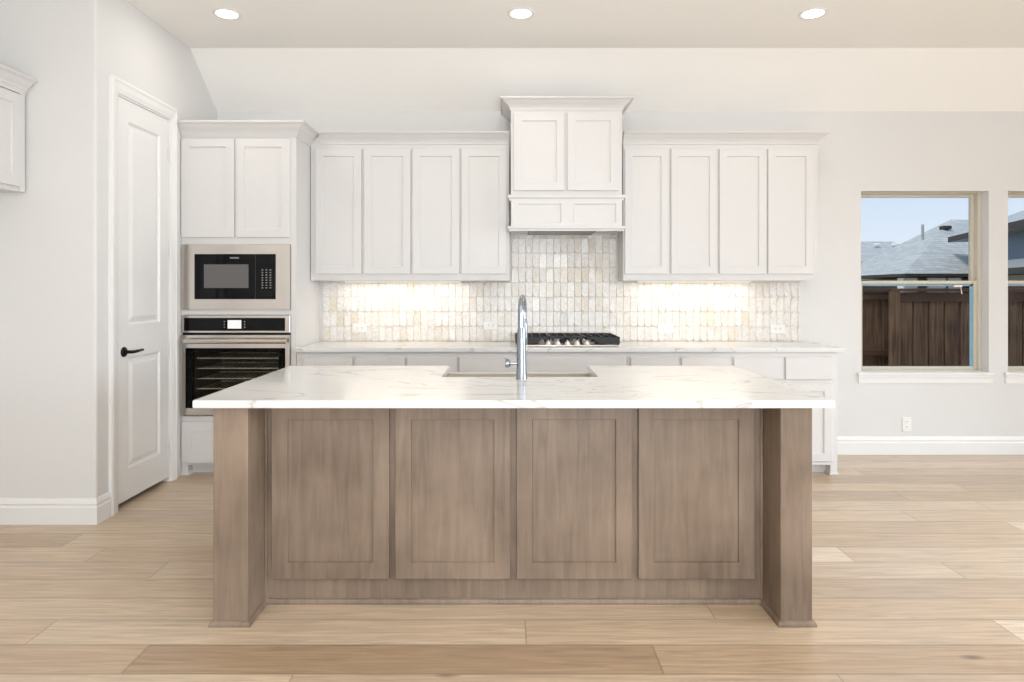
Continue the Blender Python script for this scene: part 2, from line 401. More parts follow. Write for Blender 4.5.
# pantry inside, dark behind the gap under the door
bm = B(); box(bm, XF-.2, XF-.1, YP+.12, YW, 0, ZC)
struct(link('wall_pantry_inner', bm, M_WALL), 'pantry inner wall behind the door', 'wall')

# baseboards
BP = [(0, 0), (.016, 0), (.016, .095), (.012, .104), (.012, .112), (.015, .116), (.010, .132), (.005, .145), (0, .147)]
bm = B(); sweep(bm, BP, [(XF, YP), (XL, YP), (XL, DY0-.088)], 1)
struct(link('baseboard_left', bm, M_TRIM), 'white moulded baseboard around the pantry wall corner', 'baseboard')
bm = B(); sweep(bm, BP, [(2.378, YW), (XR, YW)], 1)
struct(link('baseboard_right', bm, M_TRIM), 'white moulded baseboard under the windows', 'baseboard')

# ---------------------------------------------------------------- pantry door
dr = bpy.data.objects.new('door_1', None); COL.objects.link(dr); dr.location = (XL, (DY0+DY1)/2, 0)
struct(dr, 'tall white two-panel pantry door with black lever', 'door')
XD = XL-.006                     # door face
bm = B()
L0, L1, D0, D1 = DY0+.012, DY1-.012, .035, DZ-.014
SW, R1, R2, R3 = .115, .19, .26, .13     # stile, bottom rail, lock rail, top rail
zb1 = .92
for a, b, c, d in ((L0, L0+SW, D0, D1), (L1-SW, L1, D0, D1), (L0+SW, L1-SW, D0, D0+R1), (L0+SW, L1-SW, zb1, zb1+.20), (L0+SW, L1-SW, D1-R3, D1)):
    box(bm, XD-.035, XD, a, b, c, d)
for c, d in ((D0+R1, zb1), (zb1+.20, D1-R3)):
    rings(bm, (XD-.03, L0+SW, c), (0, 1, 0), (0, 0, 1), (1, 0, 0), L1-L0-2*SW, d-c, [(0, 0, 0), (0, 0, .03), (.012, .012, .018), (.02, .02, .018), (.05, .05, .028)], False)
leaf = link('door_leaf', bm, M_TRIM, dr)
bm = B()   # jamb lining
box(bm, XL-.12, XL-.001, DY0, DY0+.01, 0, DZ); box(bm, XL-.12, XL-.001, DY1-.01, DY1, 0, DZ); box(bm, XL-.12, XL-.001, DY0+.01, DY1-.01, DZ-.012, DZ)
link('jamb', bm, M_TRIM, dr)
bm = B()   # casing, moulded, three sides with mitres
CP = [(0, 0), (0, .018), (.015, .022), (.03, .016), (.06, .013), (.07, .010), (.085, .007), (.085, 0)]
cw = .085
corners = [(DY0, 0), (DY0, DZ), (DY1, DZ), (DY1, 0)]
dirs = [(-1, 0), (-1, 1), (1, 1), (1, 0)]
rows = []
for (cy, cz), (ay, az) in zip(corners, dirs):
    rows.append([bm.verts.new((XL+h, cy+ay*(cw-o)*(.68 if ay > 0 else 1), cz+az*(cw-o))) for o, h in CP])
for i in range(3):
    for j in range(len(CP)):
        q = (j+1) % len(CP)
        bm.faces.new((rows[i][j], rows[i][q], rows[i+1][q], rows[i+1][j]))
bm.faces.new(rows[0]); bm.faces.new(rows[-1][::-1])
link('casing', bm, M_TRIM, dr)
for yy in (156, 250, 349, 445):
    zc = pz(yy, 4.62)
    bm = B(); tube(bm, [(XL+.006, DY1-.012, zc-.045), (XL+.006, DY1-.012, zc+.045)], .006, 10); box(bm, XL-.004, XL-.001, DY1-.035, DY1-.012, zc-.042, zc+.042, .001)
    link('hinge', bm, M_TRIM, dr, 40)
hz = pz(352, 4.06); hy = 4.062
bm = B(); lathe(bm, [(.031, 0), (.031, .006), (.026, .011), (.012, .013)], (XD, hy, hz), 'X')
ro = link('door_handle', bm, M_DARKMETAL, dr, 40)
bm = B(); tube(bm, [(XD+.012, hy, hz), (XD+.05, hy, hz), (XD+.058, hy+.012, hz), (XD+.058, hy+.06, hz+.002), (XD+.056, hy+.115, hz+.004)], [.011, .010, .0095, .009, .0075], 12)
link('lever', bm, M_DARKMETAL, ro, 50)
bm = B(); box(bm, XD-.004, XD+.001, L0-.001, L0+.003, hz-.028, hz+.028)
link('latch_plate', bm, M_DARKMETAL, dr)

# ---------------------------------------------------------------- windows
for wi, (a, b) in enumerate(WIN):
    w = bpy.data.objects.new('window_%d' % (wi+1), None); COL.objects.link(w); w.location = ((a+b)/2, YW, WZ0)
    struct(w, ('tan single-hung window beside the cabinets looking onto fence and roofs', 'second tan window cut by the frame edge')[wi], 'window')
    yf = YW+.078
    zm = pz(283.3, yf)
    bm = B(); f = .032; fb = .014; ft = .010
    box(bm, a, a+f, yf, YW+WT, WZ0, WZ1, .003); box(bm, b-f, b, yf, YW+WT, WZ0, WZ1, .003)
    box(bm, a+f, b-f, yf, YW+WT, WZ1-ft, WZ1, .003); box(bm, a+f, b-f, yf, YW+WT, WZ0, WZ0+fb, .003)
    link('window_frame', bm, M_VINYL, w)
    for nm, z0, z1, y0, s in (('upper_sash', zm-.012, WZ1-ft, yf+.045, .028), ('lower_sash', WZ0+fb, zm+.022, yf+.012, .028)):
        bm = B()
        box(bm, a+f, a+f+s, y0, y0+.03, z0, z1, .002); box(bm, b-f-s, b-f, y0, y0+.03, z0, z1, .002)
        box(bm, a+f+s, b-f-s, y0, y0+.03, z1-.026, z1, .002); box(bm, a+f+s, b-f-s, y0, y0+.03, z0, z0+.026, .002)
        so = link(nm, bm, M_VINYL, w)
        bm = B(); box(bm, a+f+s, b-f-s, y0+.013, y0+.017, z0+.026, z1-.026)
        link('pane', bm, M_GLASS, so)
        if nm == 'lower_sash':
            bm = B(); box(bm, b-f-s-.026, b-f-s, y0+.009, y0+.012, z0+.026, z1-.032)  # reflection along the sash edge, painted as thin blue strips
            fo = link('blue_reflection_strip', bm, M_BLUE_REFL, so); fo['label'] = 'bluish reflection on the sash painted as a light blue strip'
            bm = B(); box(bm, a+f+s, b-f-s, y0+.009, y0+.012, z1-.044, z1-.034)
            link('blue_reflection_strip', bm, M_BLUE_REFL, so)
            xm = px(957.5, y0)
            bm = B(); box(bm, xm-.035, xm+.035, y0-.012, y0+.0, z1-.052, z1-.036, .003); tube(bm, [(xm+.02, y0-.006, z1-.05), (xm+.034, y0-.006, z1-.11)], .0025, 8)
            if wi == 0: link('sash_lock', bm, M_TRIM, so)
            else: bm.free()
    bm = B(); box(bm, a-.035, b+.035, YW-.028, YW, WZ0-.02, WZ0+.004, .006, 2); box(bm, a+.0, b-.0, YW, yf, WZ0-.0, WZ0+.004)
    link('window_sill', bm, M_TRIM, w)
    bm = B(); sweep(bm, [(0, WZ0-.085), (.010, WZ0-.085), (.012, WZ0-.045), (.018, WZ0-.035), (.018, WZ0-.02), (0, WZ0-.02)], [(a-.025, YW), (b+.025, YW)], 1)
    link('apron', bm, M_TRIM, w)

# ---------------------------------------------------------------- crown profile shared by the cabinets
def crown(z0, z1, out):
    h = z1-z0
    return [(0, z0-.012), (.008, z0-.012), (.008, z0), (.012, z0+.004), (.012, z0+h*.12), (.018, z0+h*.18), (out*.30, z0+h*.30), (out*.55, z0+h*.52), (out*.75, z0+h*.74), (out*.9, z0+h*.80), (out*.92, z0+h*.84), (out, z0+h*.86), (out, z1), (0, z1)]

# ---------------------------------------------------------------- oven tower
TX0, TX1 = XL+.002, -1.530
tw = thing('oven_tower', 'tall white cabinet tower housing the microwave and wall oven', 'cabinet', ((TX0+TX1)/2, YC, 0))
zmw0, zmw1 = pz(310, YC), pz(244.3, YC)
zov0, zov1 = pz(416, YC), pz(314.7, YC)
OX0, OX1 = px(182.2, YC), px(291.0, YC)
bm = B()
zt = 2.45
box(bm, TX0, OX0, YC, YW-.002, .072, zt); box(bm, OX1, TX1, YC, YW-.002, .072, zt)
box(bm, OX0, OX1, YC, YW-.002, zmw1, zt); box(bm, OX0, OX1, YC, YW-.002, zov1, zmw0); box(bm, OX0, OX1, YC, YW-.002, .072, zov0)
box(bm, OX0, OX1, YW-.03, YW-.002, zov0, zmw1)
link('carcass', bm, M_CAB, tw)
bm = B(); box(bm, TX0+.04, TX1, YC+.07, YW-.01, 0, .074); link('toe_kick', bm, M_CAB, tw)
bm = B(); box(bm, TX0, TX0+.045, YC, YC+.09, 0, .074, .002); sweep(bm, [(0, 0), (.010, 0), (.010, .010), (.004, .018), (0, .018)], [(TX0, YC), (TX0+.045, YC), (TX0+.045, YC+.09)], 1)
link('foot', bm, M_CAB, tw)
for a, b in ((182.3, 234.9), (237.4, 290.4)):
    bm = B(); shaker(bm, px(a, YC), px(b, YC), pz(237.3, YC-.02), 2.425, YC, .02, .058)
    link('door', bm, M_CAB, tw)
bm = B(); shaker(bm, px(182.6, YC), px(290.4, YC), pz(463, YC-.02), pz(422, YC-.02), YC, .02, .07, .065)
link('drawer_front', bm, M_CAB, tw)
bm = B(); sweep(bm, crown(2.452, 2.545, .078), [(TX0, YC), (TX1, YC), (TX1, YU-.002)], 1)
link('crown_moulding', bm, M_CAB, tw)

# microwave
mw = thing('microwave', 'built-in stainless microwave with black glass front above the oven', 'microwave', ((OX0+OX1)/2, YC, zmw0))
bm = B()
gx0, gx1, gz0, gz1 = px(194.3, YC-.02), px(275.7, YC-.02), pz(299.2, YC-.02), pz(254, YC-.02)
for a, b, c, d in ((OX0+.002, gx0, zmw0+.002, zmw1-.002), (gx1, OX1-.002, zmw0+.002, zmw1-.002), (gx0, gx1, zmw0+.002, gz0), (gx0, gx1, gz1, zmw1-.002)):
    box(bm, a, b, YC-.018, YC+.05, c, d)
link('trim_kit', bm, M_STEEL, mw)
bm = B(); box(bm, gx0+.001, gx1-.001, YC-.016, YC+.35, gz0+.001, gz1-.001, .002)
ft = link('front_panel', bm, M_BLACKGLASS, mw)
bm = B(); box(bm, px(205, YC), px(249.4, YC), YC-.0175, YC-.0158, pz(288, YC), pz(264.5, YC))
link('door_window', bm, M_MWGLASS, mw)
bm = B()
for k in range(9):
    xx = px(231, YC)+k*.0073
    box(bm, xx, xx+.0052, YC-.0168, YC-.0158, pz(258.7, YC), pz(257.2, YC))
link('brand_mark', bm, M_KEYS, mw)
bm = B(); xx = px(256.3, YC); box(bm, xx-.0012, xx+.0012, YC-.0168, YC-.0158, gz0+.002, gz1-.002)
link('door_gap', bm, M_SLOT, mw)
bm = B()
for r in range(8):
    for c in range(3):
        x, z = px(263.2+c*4.0, YC), pz(270+r*2.55, YC)
        box(bm, x-.006, x+.006, YC-.0166, YC-.0158, z-.0032, z+.0032)
link('keypad', bm, M_KEYS, mw)
bm = B(); box(bm, px(261.5, YC), px(273, YC), YC-.0172, YC-.0158, pz(296, YC), pz(291.2, YC), .001)
link('open_button', bm, M_DARKMETAL, mw)

# wall oven
ov = thing('wall_oven', 'stainless built-in oven with bar handle and dark glass door', 'oven', ((OX0+OX1)/2, YC, zov0))
zgap0, zgap1 = pz(334.8, YC), pz(332.8, YC)
bm = B(); box(bm, OX0+.002, OX1-.002, YC-.016, YC+.06, zgap1, zov1-.002, .003); link('control_panel', bm, M_STEEL, ov)
bm = B(); box(bm, px(185.2, YC), px(285.8, YC), YC-.018, YC-.0155, pz(330.7, YC), pz(317.8, YC), .001); cg = link('control_glass', bm, M_BLACKGLASS, ov)
bm = B(); box(bm, px(228.7, YC), px(242.3, YC), YC-.019, YC-.0178, pz(328.4, YC), pz(320, YC)); link('display', bm, M_SCREEN, ov)
for xx in (225.5, 245.6):
    for zz in (321.5, 324.3, 327):
        bm = B(); box(bm, px(xx-.6, YC), px(xx+.6, YC), YC-.0186, YC-.0178, pz(zz+.5, YC), pz(zz-.5, YC)); link('touch_key', bm, M_KEYS, ov)
bm = B(); box(bm, OX0+.004, OX1-.004, YC-.004, YC+.06, zgap0, zgap1); link('seal', bm, M_DARKMETAL, ov)
YD = YC-.035
dg0, dg1, dgz0, dgz1 = px(185.4, YD), px(285.3, YD), pz(408.2, YD), pz(348, YD)
bm = B()
dz0, dz1 = zov0+.012, zgap0
for a, b, c, d in ((OX0+.002, dg0, dz0, dz1), (dg1, OX1-.002, dz0, dz1), (dg0, dg1, dz0, dgz0), (dg0, dg1, dgz1, dz1)): box(bm, a, b, YD, YC-.002, c, d)
od = link('oven_door', bm, M_STEEL, ov)
bm = B(); box(bm, dg0, dg1, YD+.0015, YD+.006, dgz0, dgz1); link('door_glass', bm, glass_mat('oven_glass', (.86, .84, .8, 1)), od)
bm = B()       # cavity, seen through the dark glass
c0, c1, e0, e1 = dg0+.05, dg1-.05, dgz0+.05, dgz1-.03
box(bm, c0, c1, YC+.44, YC+.45, e0, e1)
box(bm, c0-.01, c0, YC, YC+.45, e0, e1); box(bm, c1, c1+.01, YC, YC+.45, e0, e1); box(bm, c0, c1, YC, YC+.45, e0-.01, e0); box(bm, c0, c1, YC, YC+.45, e1, e1+.01)
link('cavity', bm, paint('oven_enamel', (72, 69, 62), .3, .4, 26, .6), ov)
bm = B()       # black mask around the viewing window
for a, b, c, d in ((dg0, c0, dgz0, dgz1), (c1, dg1, dgz0, dgz1), (c0, c1, dgz0, e0), (c0, c1, e1, dgz1)): box(bm, a, b, YD+.007, YC-.004, c, d)
link('door_mask', bm, M_BLACKGLASS, od)
for k in range(4):
    bm = B(); z = e0+.08+k*(e1-e0-.13)/3
    tube(bm, [(c0+.004, YC+.03, z), (c1-.004, YC+.03, z)], .004, 8); tube(bm, [(c0+.004, YC+.42, z), (c1-.004, YC+.42, z)], .004, 8)
    for j in range(16):
        xx = c0+.02+j*(c1-c0-.04)/15; tube(bm, [(xx, YC+.03, z), (xx, YC+.42, z)], .0022, 6)
    link('oven_rack', bm, M_KNOB, ov, 50)
hz = pz(341.2, YD-.05)
bm = B(); tube(bm, [(px(184, YD-.05), YD-.05, hz), (px(286.2, YD-.05), YD-.05, hz)], .018, 20)
for xx in (187.5, 282.5): tube(bm, [(px(xx, YD-.05), YD-.045, hz), (px(xx, YD-.05), YD+.001, hz)], .010, 12)
link('handle', bm, M_STEEL, od, 50)

# ---------------------------------------------------------------- wall cabinets
ZU0, ZU1 = 1.408, 2.462
LX0, LX1 = px(311, YU), px(509.3, YU)
RX0, RX1 = px(623.2, YU), px(817.3, YU)
def upper(x0, x1, doors, label, group='white upper cabinets'):
    t = thing('upper_cabinet', label, 'cabinet', ((x0+x1)/2, YU, ZU0), group)
    bm = B(); T = .018
    zb = ZU0+.03
    box(bm, x0, x0+T, YU, YW-.001, ZU0, ZU1); box(bm, x1-T, x1, YU, YW-.001, ZU0, ZU1)
    box(bm, x0+T, x1-T, YU, YU+.02, ZU0, ZU1); box(bm, x0+T, x1-T, YU+.02, YW-.001, zb, zb+T); box(bm, x0+T, x1-T, YU+.02, YW-.001, ZU1-T, ZU1); box(bm, x0+T, x1-T, YW-.01, YW-.001, zb+T, ZU1-T)
    link('carcass', bm, M_CAB, t)
    for a, b in doors:
        bm = B(); shaker(bm, px(a, YU-.02), px(b, YU-.02), pz(273.9, YU-.02), pz(148.6, YU-.02), YU, .02, .058)
        link('door', bm, M_CAB, t)
    return t
U = lambda x: px(x, YU)
upper(LX0, U(362.3), [(315.4, 361.2)], 'white single-door wall cabinet next to the oven tower')
upper(U(362.3), U(460.2), [(363.8, 410.2), (412.3, 459.2)], 'white two-door wall cabinet second along from the oven tower')
upper(U(460.2), LX1, [(461.3, 506.6)], 'white single-door wall cabinet on the oven side of the range hood')
upper(RX0, U(718.3), [(625.0, 669.0), (671.3, 717.3)], 'white two-door wall cabinet on the window side of the range hood')
upper(U(718.3), RX1, [(719.6, 766.6), (768.3, 813.8)], 'white two-door wall cabinet nearest the windows')
bm = B(); sweep(bm, crown(ZU1+.0125, 2.548, .075), [(TX1+.0795, YU), (LX1+.002, YU)], 1); box(bm, LX0, LX1, YU+.001, YW-.001, ZU1+.0005, ZU1+.01)
tag(link('crown_moulding', bm, M_CAB), 'white crown moulding along wall cabinets between oven tower and hood', 'moulding')
bm = B(); sweep(bm, crown(ZU1+.0125, 2.548, .075), [(RX0-.002, YU), (RX1, YU), (RX1, YW-.001)], 1); box(bm, RX0, RX1-.001, YU+.001, YW-.001, ZU1+.001, ZU1+.01)
tag(link('crown_moulding', bm, M_CAB), 'white crown moulding along wall cabinets between hood and windows', 'moulding')
# light bars under the wall cabinets
for xa, xb, lab in ((345, 462, 'slim light bar under the cabinets next to the oven tower'), (636, 750, 'slim light bar under the cabinets nearest the windows')):
    a, b = px(xa, 5.25), px(xb, 5.25)
    t = thing('under_cabinet_light', lab, 'light', ((a+b)/2, 5.24, ZU0+.02), 'under-cabinet light bars')
    bm = B(); box(bm, a, b, 5.20, 5.25, ZU0-.010, ZU0-.0005, .002); link('housing', bm, M_TRIM, t)
    bm = B(); box(bm, a+.01, b-.01, 5.205, 5.245, ZU0-.012, ZU0-.010); link('lens', bm, M_STRIP, t)
    lamp('under_cabinet_lamp', 'AREA', ((a+b)/2, 5.225, ZU0-.0125), (0, 0, 0), 1.8, (1, .90, .77), shape='RECTANGLE', size=b-a-.02, size_y=.04)

# ---------------------------------------------------------------- range hood
YH = 4.95
HX0, HX1 = px(510.8, YH), px(622.0, YH)
hd = thing('range_hood', 'white panelled range hood cabinet rising above the gas cooktop', 'range hood', ((HX0+HX1)/2, YH, 1.78))
H = lambda y: pz(y, YH)
bm = B(); box(bm, HX0, HX1, YH, YW-.002, H(196), H(108)); link('upper_box', bm, M_CAB, hd)
for a, b in ((513.6, 564.6), (567.6, 618.6)):
    bm = B(); shaker(bm, px(a, YH-.02), px(b, YH-.02), H(190.8), H(113.2), YH, .02, .06)
    link('door', bm, M_CAB, hd)
bm = B(); sweep(bm, crown(H(110)+.012, pz(96.2, YH-.078), .078), [(HX0, YW-.002), (HX0, YH), (HX1, YH), (HX1, YW-.002)], 1); box(bm, HX0+.002, HX1-.002, YH+.002, YW-.002, H(108)-.004, H(97))
link('crown_moulding', bm, M_CAB, hd)
def ledge(z0, z1, out):
    h = z1-z0
    bm = B(); sweep(bm, [(0, z0), (out*.5, z0), (out*.55, z0+h*.3), (out, z0+h*.45), (out, z1-.002), (0, z1-.002)], [(HX0, YU-.025), (HX0, YH), (HX1, YH), (HX1, YU-.025)], 1)
    return link('ledge', bm, M_CAB, hd)
ledge(H(200.5), H(194.8), .024); ledge(H(231), H(226), .024)
bm = B()   # lower box: hollow, open below
za, zb = H(230.6), H(197)
box(bm, HX0, HX0+.02, YH, YW-.002, za, zb); box(bm, HX1-.02, HX1, YH, YW-.002, za, zb); box(bm, HX0+.02, HX1-.02, YH, YH+.02, za, zb); box(bm, HX0+.02, HX1-.02, YH+.02, YW-.002, za+.012, za+.03)
link('lower_box', bm, M_CAB, hd)
for a, b in ((511.5, 567.0), (567.0, 622.0)):
    x0, x1 = px(a, YH), px(b, YH)
    bm = B(); rings(bm, (x0, YH, H(226)), (1, 0, 0), (0, 0, 1), (0, -1, 0), x1-x0, H(200.5)-H(226), [(0, 0, 0), (0, 0, .012), (.046, .026, .012), (.049, .029, .003)])
    link('panel', bm, M_CAB, hd)
bm = B(); xa, xb = px(529, YH), px(597, YH); box(bm, xa, xb, YH+.045, YH+.33, za-.006, za+.014, .003)
link('vent_insert', bm, M_VENT, hd)

# ---------------------------------------------------------------- base cabinets along the kitchen wall
C = lambda x: px(x, YC)
ZB = ZT-TH
def base_unit(xa, xb, fronts, label, foot=None, ends=False):
    """fronts: (left px, right px, kind) kind 'dd' drawer over door, 'ss' stack of drawers"""
    x0, x1 = C(xa), C(xb)
    t = thing('base_cabinet', label, 'cabinet', ((x0+x1)/2, YC, 0), 'white base cabinets')
    bm = B(); box(bm, x0, x1, YC, YW-.002, .072, ZB-.001); link('carcass', bm, M_CAB, t)
    bm = B(); box(bm, x0, x1-(.04 if foot else 0), YC+.07, YW-.01, 0, .073); link('toe_kick', bm, M_CAB, t)
    f = lambda y: pz(y, YC-.02)
    for a, b, kind in fronts:
        a, b = px(a, YC-.02), px(b, YC-.02)
        bm = B(); slab(bm, a, b, f(379.6), f(357.2), YC); link('drawer_front', bm, M_CAB, t)
        if kind == 'dd':
            bm = B(); shaker(bm, a, b, f(461.5), f(383.5), YC, .02, .057); link('door', bm, M_CAB, t)
        else:
            for p, q in ((420, 383.5), (461.5, 424)):
                bm = B(); shaker(bm, a, b, f(p), f(q), YC, .02, .057); link('drawer_front', bm, M_CAB, t)
    if foot:
        bm = B(); box(bm, x1-.05, x1, YC, YW-.002, 0, .073, .001); box(bm, x1-.06, x1+.01, YC-.01, YC+.10, 0, .016, .003)
        link('foot', bm, M_CAB, t)
    return t
base_unit(296.8, 405.6, [(303, 352.2, 'dd'), (354.6, 404.6, 'dd')], 'white base cabinet in the corner against the oven tower')
base_unit(405.6, 457.7, [(407, 456.4, 'dd')], 'narrow white base cabinet second along from the oven tower')
base_unit(457.7, 628.3, [(459.4, 625.8, 'ss')], 'wide white drawer base cabinet under the gas cooktop')
base_unit(628.3, 732.6, [(630.8, 679.0, 'dd'), (681.6, 731.4, 'dd')], 'white base cabinet on the window side of the cooktop')
base_unit(732.6, 784.6, [(733.9, 783.2, 'dd')], 'narrow white base cabinet second from the worktop end')
base_unit(784.6, 837.3, [(785.8, 832.4, 'dd')], 'white end base cabinet with drawer over door nearest the windows', foot=True)

# worktop along the wall
bm = B(); vs = prism(bm, [(TX1+.002, YC-.028), (2.432, YC-.028), (2.432, YW-.001), (TX1+.002, YW-.001)], TH, 'XY', ZB)
bmesh.ops.bevel(bm, geom=list({e for v in vs for e in v.link_edges}), offset=.003, segments=2, affect='EDGES')
tag(link('worktop', bm, M_MARBLE), 'white marbled worktop along the wall under the backsplash', 'worktop')

# ---------------------------------------------------------------- backsplash
bm = B()
tx0, tx1, tw_, thh = TX1+.03, 2.368, .0566, .1187
def tile(bm, x, z, w, h, y0):
    g = .0008; x0, x1, z0, z1 = x+g, x+w-g, z+g, z+h-g
    mode = random.choice((0, 1, 2, 1, 1)); w2 = x1-x0; pts = []
    def arc(cx, cz, a0, a1, r, n=6): return [(cx+r*math.cos(a0+(a1-a0)*i/n), cz+r*math.sin(a0+(a1-a0)*i/n)) for i in range(n+1)]
    r = min(w2*.48, h*.3)
    if mode == 1: pts = arc(x0+r, z0+r, PI, 1.5*PI, r)+arc(x1-r, z0+r, 1.5*PI, 2*PI, r)+[(x1, z1), (x0, z1)]
    elif mode == 2: pts = [(x0, z0), (x1, z0)]+arc(x1-r, z1-r, 0, .5*PI, r)+arc(x0+r, z1-r, .5*PI, PI, r)
    else: pts = [(x0, z0), (x1, z0), (x1, z1), (x0, z1)]
    base = random.uniform(.004, .006); tilt = {0: random.uniform(-.001, .001), 1: -.007, 2: .006}[mode]
    dep = lambda q: base+max(0, tilt*((q-z0)/(z1-z0)-.5)*2)+ (0.0 if mode else .001)
    n = len(pts); cx, cz = (x0+x1)/2, (z0+z1)/2
    bk = [bm.verts.new((a, y0, b)) for a, b in pts]; m1 = [bm.verts.new((a, y0-dep(b)+.0012, b)) for a, b in pts]
    fr = [bm.verts.new((cx+(a-cx)*.95, y0-dep(b), cz+(b-cz)*.975)) for a, b in pts]
    for i in range(n):
        j = (i+1) % n
        bm.faces.new((bk[i], bk[j], m1[j], m1[i])); bm.faces.new((m1[i], m1[j], fr[j], fr[i]))
    bm.faces.new(fr)
hx0, hx1 = LX1+.001, RX0-.001
ncol = int((tx1-tx0)/tw_)
for r in range(8):
    z = ZT+.001+r*thh
    for c in range(ncol+1):
        x = tx0+c*tw_; w = min(tw_, tx1-x)
        if w < .01: continue
        top = H(231)-.002 if hx0 <= x and x+w <= hx1+.03 else ZU0-.001
        if hx0 > x-.0 and x+w > hx0: top = ZU0-.001
        if z >= top-.005: continue
        if x+w > hx1 and z+thh > ZU0: w = min(w, hx1-x)
        if w < .008: continue
        tile(bm, x, z, w, min(thh, top-z), YW-.004)
bs = tag(link('backsplash', bm, M_TILE), 'white and tan marble mosaic backsplash above the back worktop', 'backsplash')
bm = B(); box(bm, tx0, tx1, YW-.0045, YW-.0005, ZT+.0005, ZU0-.001); box(bm, hx0, hx1, YW-.0045, YW-.0005, ZU0-.001, H(231)-.002)
link('grout_bed', bm, M_GROUT, bs)

# ---------------------------------------------------------------- outlets
def outlet(xc, zc, y, wide, label):
    t = thing('power_outlet', label, 'outlet', (xc, y, zc), 'white power outlets')
    w, h = (.117, .073) if wide else (.073, .117)
    bm = B(); box(bm, xc-w/2, xc+w/2, y-.007, y, zc-h/2, zc+h/2, .003, 2); pl = link('cover_plate', bm, M_PLATE, t)
    for s in (-1, 1):
        cx, cz = (xc+s*.020, zc) if wide else (xc, zc+s*.020)
        bm = B(); lathe(bm, [(.0165, 0), (.0165, .002), (.015, .003)], (cx, y-.007, cz), 'Y', 20); so = link('socket', bm, M_PLATE, t)
        bm = B()
        for k in (-1, 1):
            a, b = (.002, .0055) if not wide else (.0055, .002)
            ox, oz = (k*.006, .003) if not wide else (.003, k*.006)
            box(bm, cx+ox-a/2, cx+ox+a/2, y-.0105, y-.0095, cz+oz-b, cz+oz+b)
        link('slots', bm, M_SLOT, so)
YT = YW-.0095
for xx, yy, lab in ((359.5, 328, 'white outlet on the backsplash nearest the oven tower'), (490.5, 325.5, 'white outlet on the backsplash between faucet and oven side'), (665, 328.5, 'white outlet on the backsplash just past the cooktop'), (777.5, 329, 'white outlet at the window end of the backsplash')):
    outlet(px(xx, YT), pz(yy, YT), YT, True, lab)
outlet(px(906.5, YW), pz(424.3, YW), YW, False, 'white outlet low on the wall under the window')

# ---------------------------------------------------------------- gas cooktop
KX0, KX1, KY0, KY1 = px(515.5, 4.85), px(620, 4.85), 4.835, 5.30
kx = (KX0+KX1)/2
ck = thing('gas_cooktop', 'black gas cooktop with cast iron grates and five steel knobs', 'cooktop', (kx, 5.05, ZT))
bm = B(); box(bm, KX0+.006, KX1-.006, KY0, KY1, ZT+.001, ZT+.014, .005, 2); link('tray', bm, M_STEEL, ck)
GZ = .990; gt = .014
def bar(bm, x0, y0, x1, y1, z0, z1, w=.012):
    if abs(x1-x0) > abs(y1-y0): box(bm, x0, x1, y0-w/2, y0+w/2, z0, z1, .002)
    else: box(bm, x0-w/2, x0+w/2, y0, y1, z0, z1, .002)
gw = (KX1-KX0)/3
for i in range(3):
    a, b = KX0+gw*i+.002, KX0+gw*(i+1)-.002
    y0 = KY0+(.012 if i != 1 else .105); y1 = KY1-.012
    bm = B()
    z0 = GZ-.020
    bar(bm, a, y0+.006, b, y0+.006, z0, GZ); bar(bm, a, y1-.006, b, y1-.006, z0, GZ)
    bar(bm, a+.006, y0, a+.006, y1, z0, GZ); bar(bm, b-.006, y0, b-.006, y1, z0, GZ)
    for k in (1, 2, 3): xx = a+(b-a)*k/4; bar(bm, xx, y0, xx, y1, z0+.004, GZ-.001, .010)
    bar(bm, a, (y0+y1)/2, b, (y0+y1)/2, z0, GZ)
    for xx in (a+.012, b-.012):
        for yy in (y0+.012, y1-.012):
          if yy > y0+.05 or (i == 0 and xx < a+.05) or (i == 2 and xx > b-.05): box(bm, xx-.008, xx+.008, yy-.008, yy+.008, ZT+.013, z0+.002, .002)
    # deep front apron of the casting, scalloped round the knobs in the middle grate
    if i == 1:
        sp = .0715; cs = [kx+(k-2)*sp for k in range(5)]
        pts = [(a-.045, GZ), (a-.045, ZT+.055)]
        for c in cs:
            pts += [(c-sp*.5+.006, ZT+.026)] + [(c+.026*math.cos(t_), ZT+.046+.016*math.sin(t_)) for t_ in (PI, .75*PI, .5*PI, .25*PI, 0)]
        pts += [(cs[-1]+sp*.5, ZT+.026), (b+.045, ZT+.055), (b+.045, GZ)]
        prism(bm, pts, .012, 'XZ', y0-.016)
    else:
        s = 1 if i == 0 else -1
        e0, e1 = (a, b) if i == 0 else (b, a)
        prism(bm, [(e0, ZT+.020), (e0, GZ), (e1-s*.01, GZ), (e1-s*.062, ZT+.052), (e1-s*.10, ZT+.022)], .012, 'XZ', y0-.002)
        prism(bm, [(y0, ZT+.024), (y0, GZ), (y1, GZ), (y1, ZT+.024)], .008, 'YZ', e0 if i == 0 else e0-.008)
    link('grate', bm, M_IRON, ck)
for bx, by in ((KX0+gw*.5, KY0+.13), (KX0+gw*.5, KY1-.11), (kx, KY0+.28), (KX1-gw*.5, KY0+.13), (KX1-gw*.5, KY1-.11)):
    bm = B(); lathe(bm, [(.050, 0), (.050, .006), (.040, .010), (.040, .020), (.034, .026), (.0, .027)], (bx, by, ZT+.013)); link('burner', bm, M_IRON, ck, 40)
for k in range(5):
    bm = B(); c = (kx+(k-2)*.0715, KY0+.036, ZT+.013)
    lathe(bm, [(.024, 0), (.024, .005), (.019, .007), (.017, .020), (.013, .023), (0, .023)], c); box(bm, c[0]-.005, c[0]+.005, c[1]-.020, c[1]+.020, c[2]+.020, c[2]+.034, .003)
    link('knob', bm, M_KNOB, ck, 40)

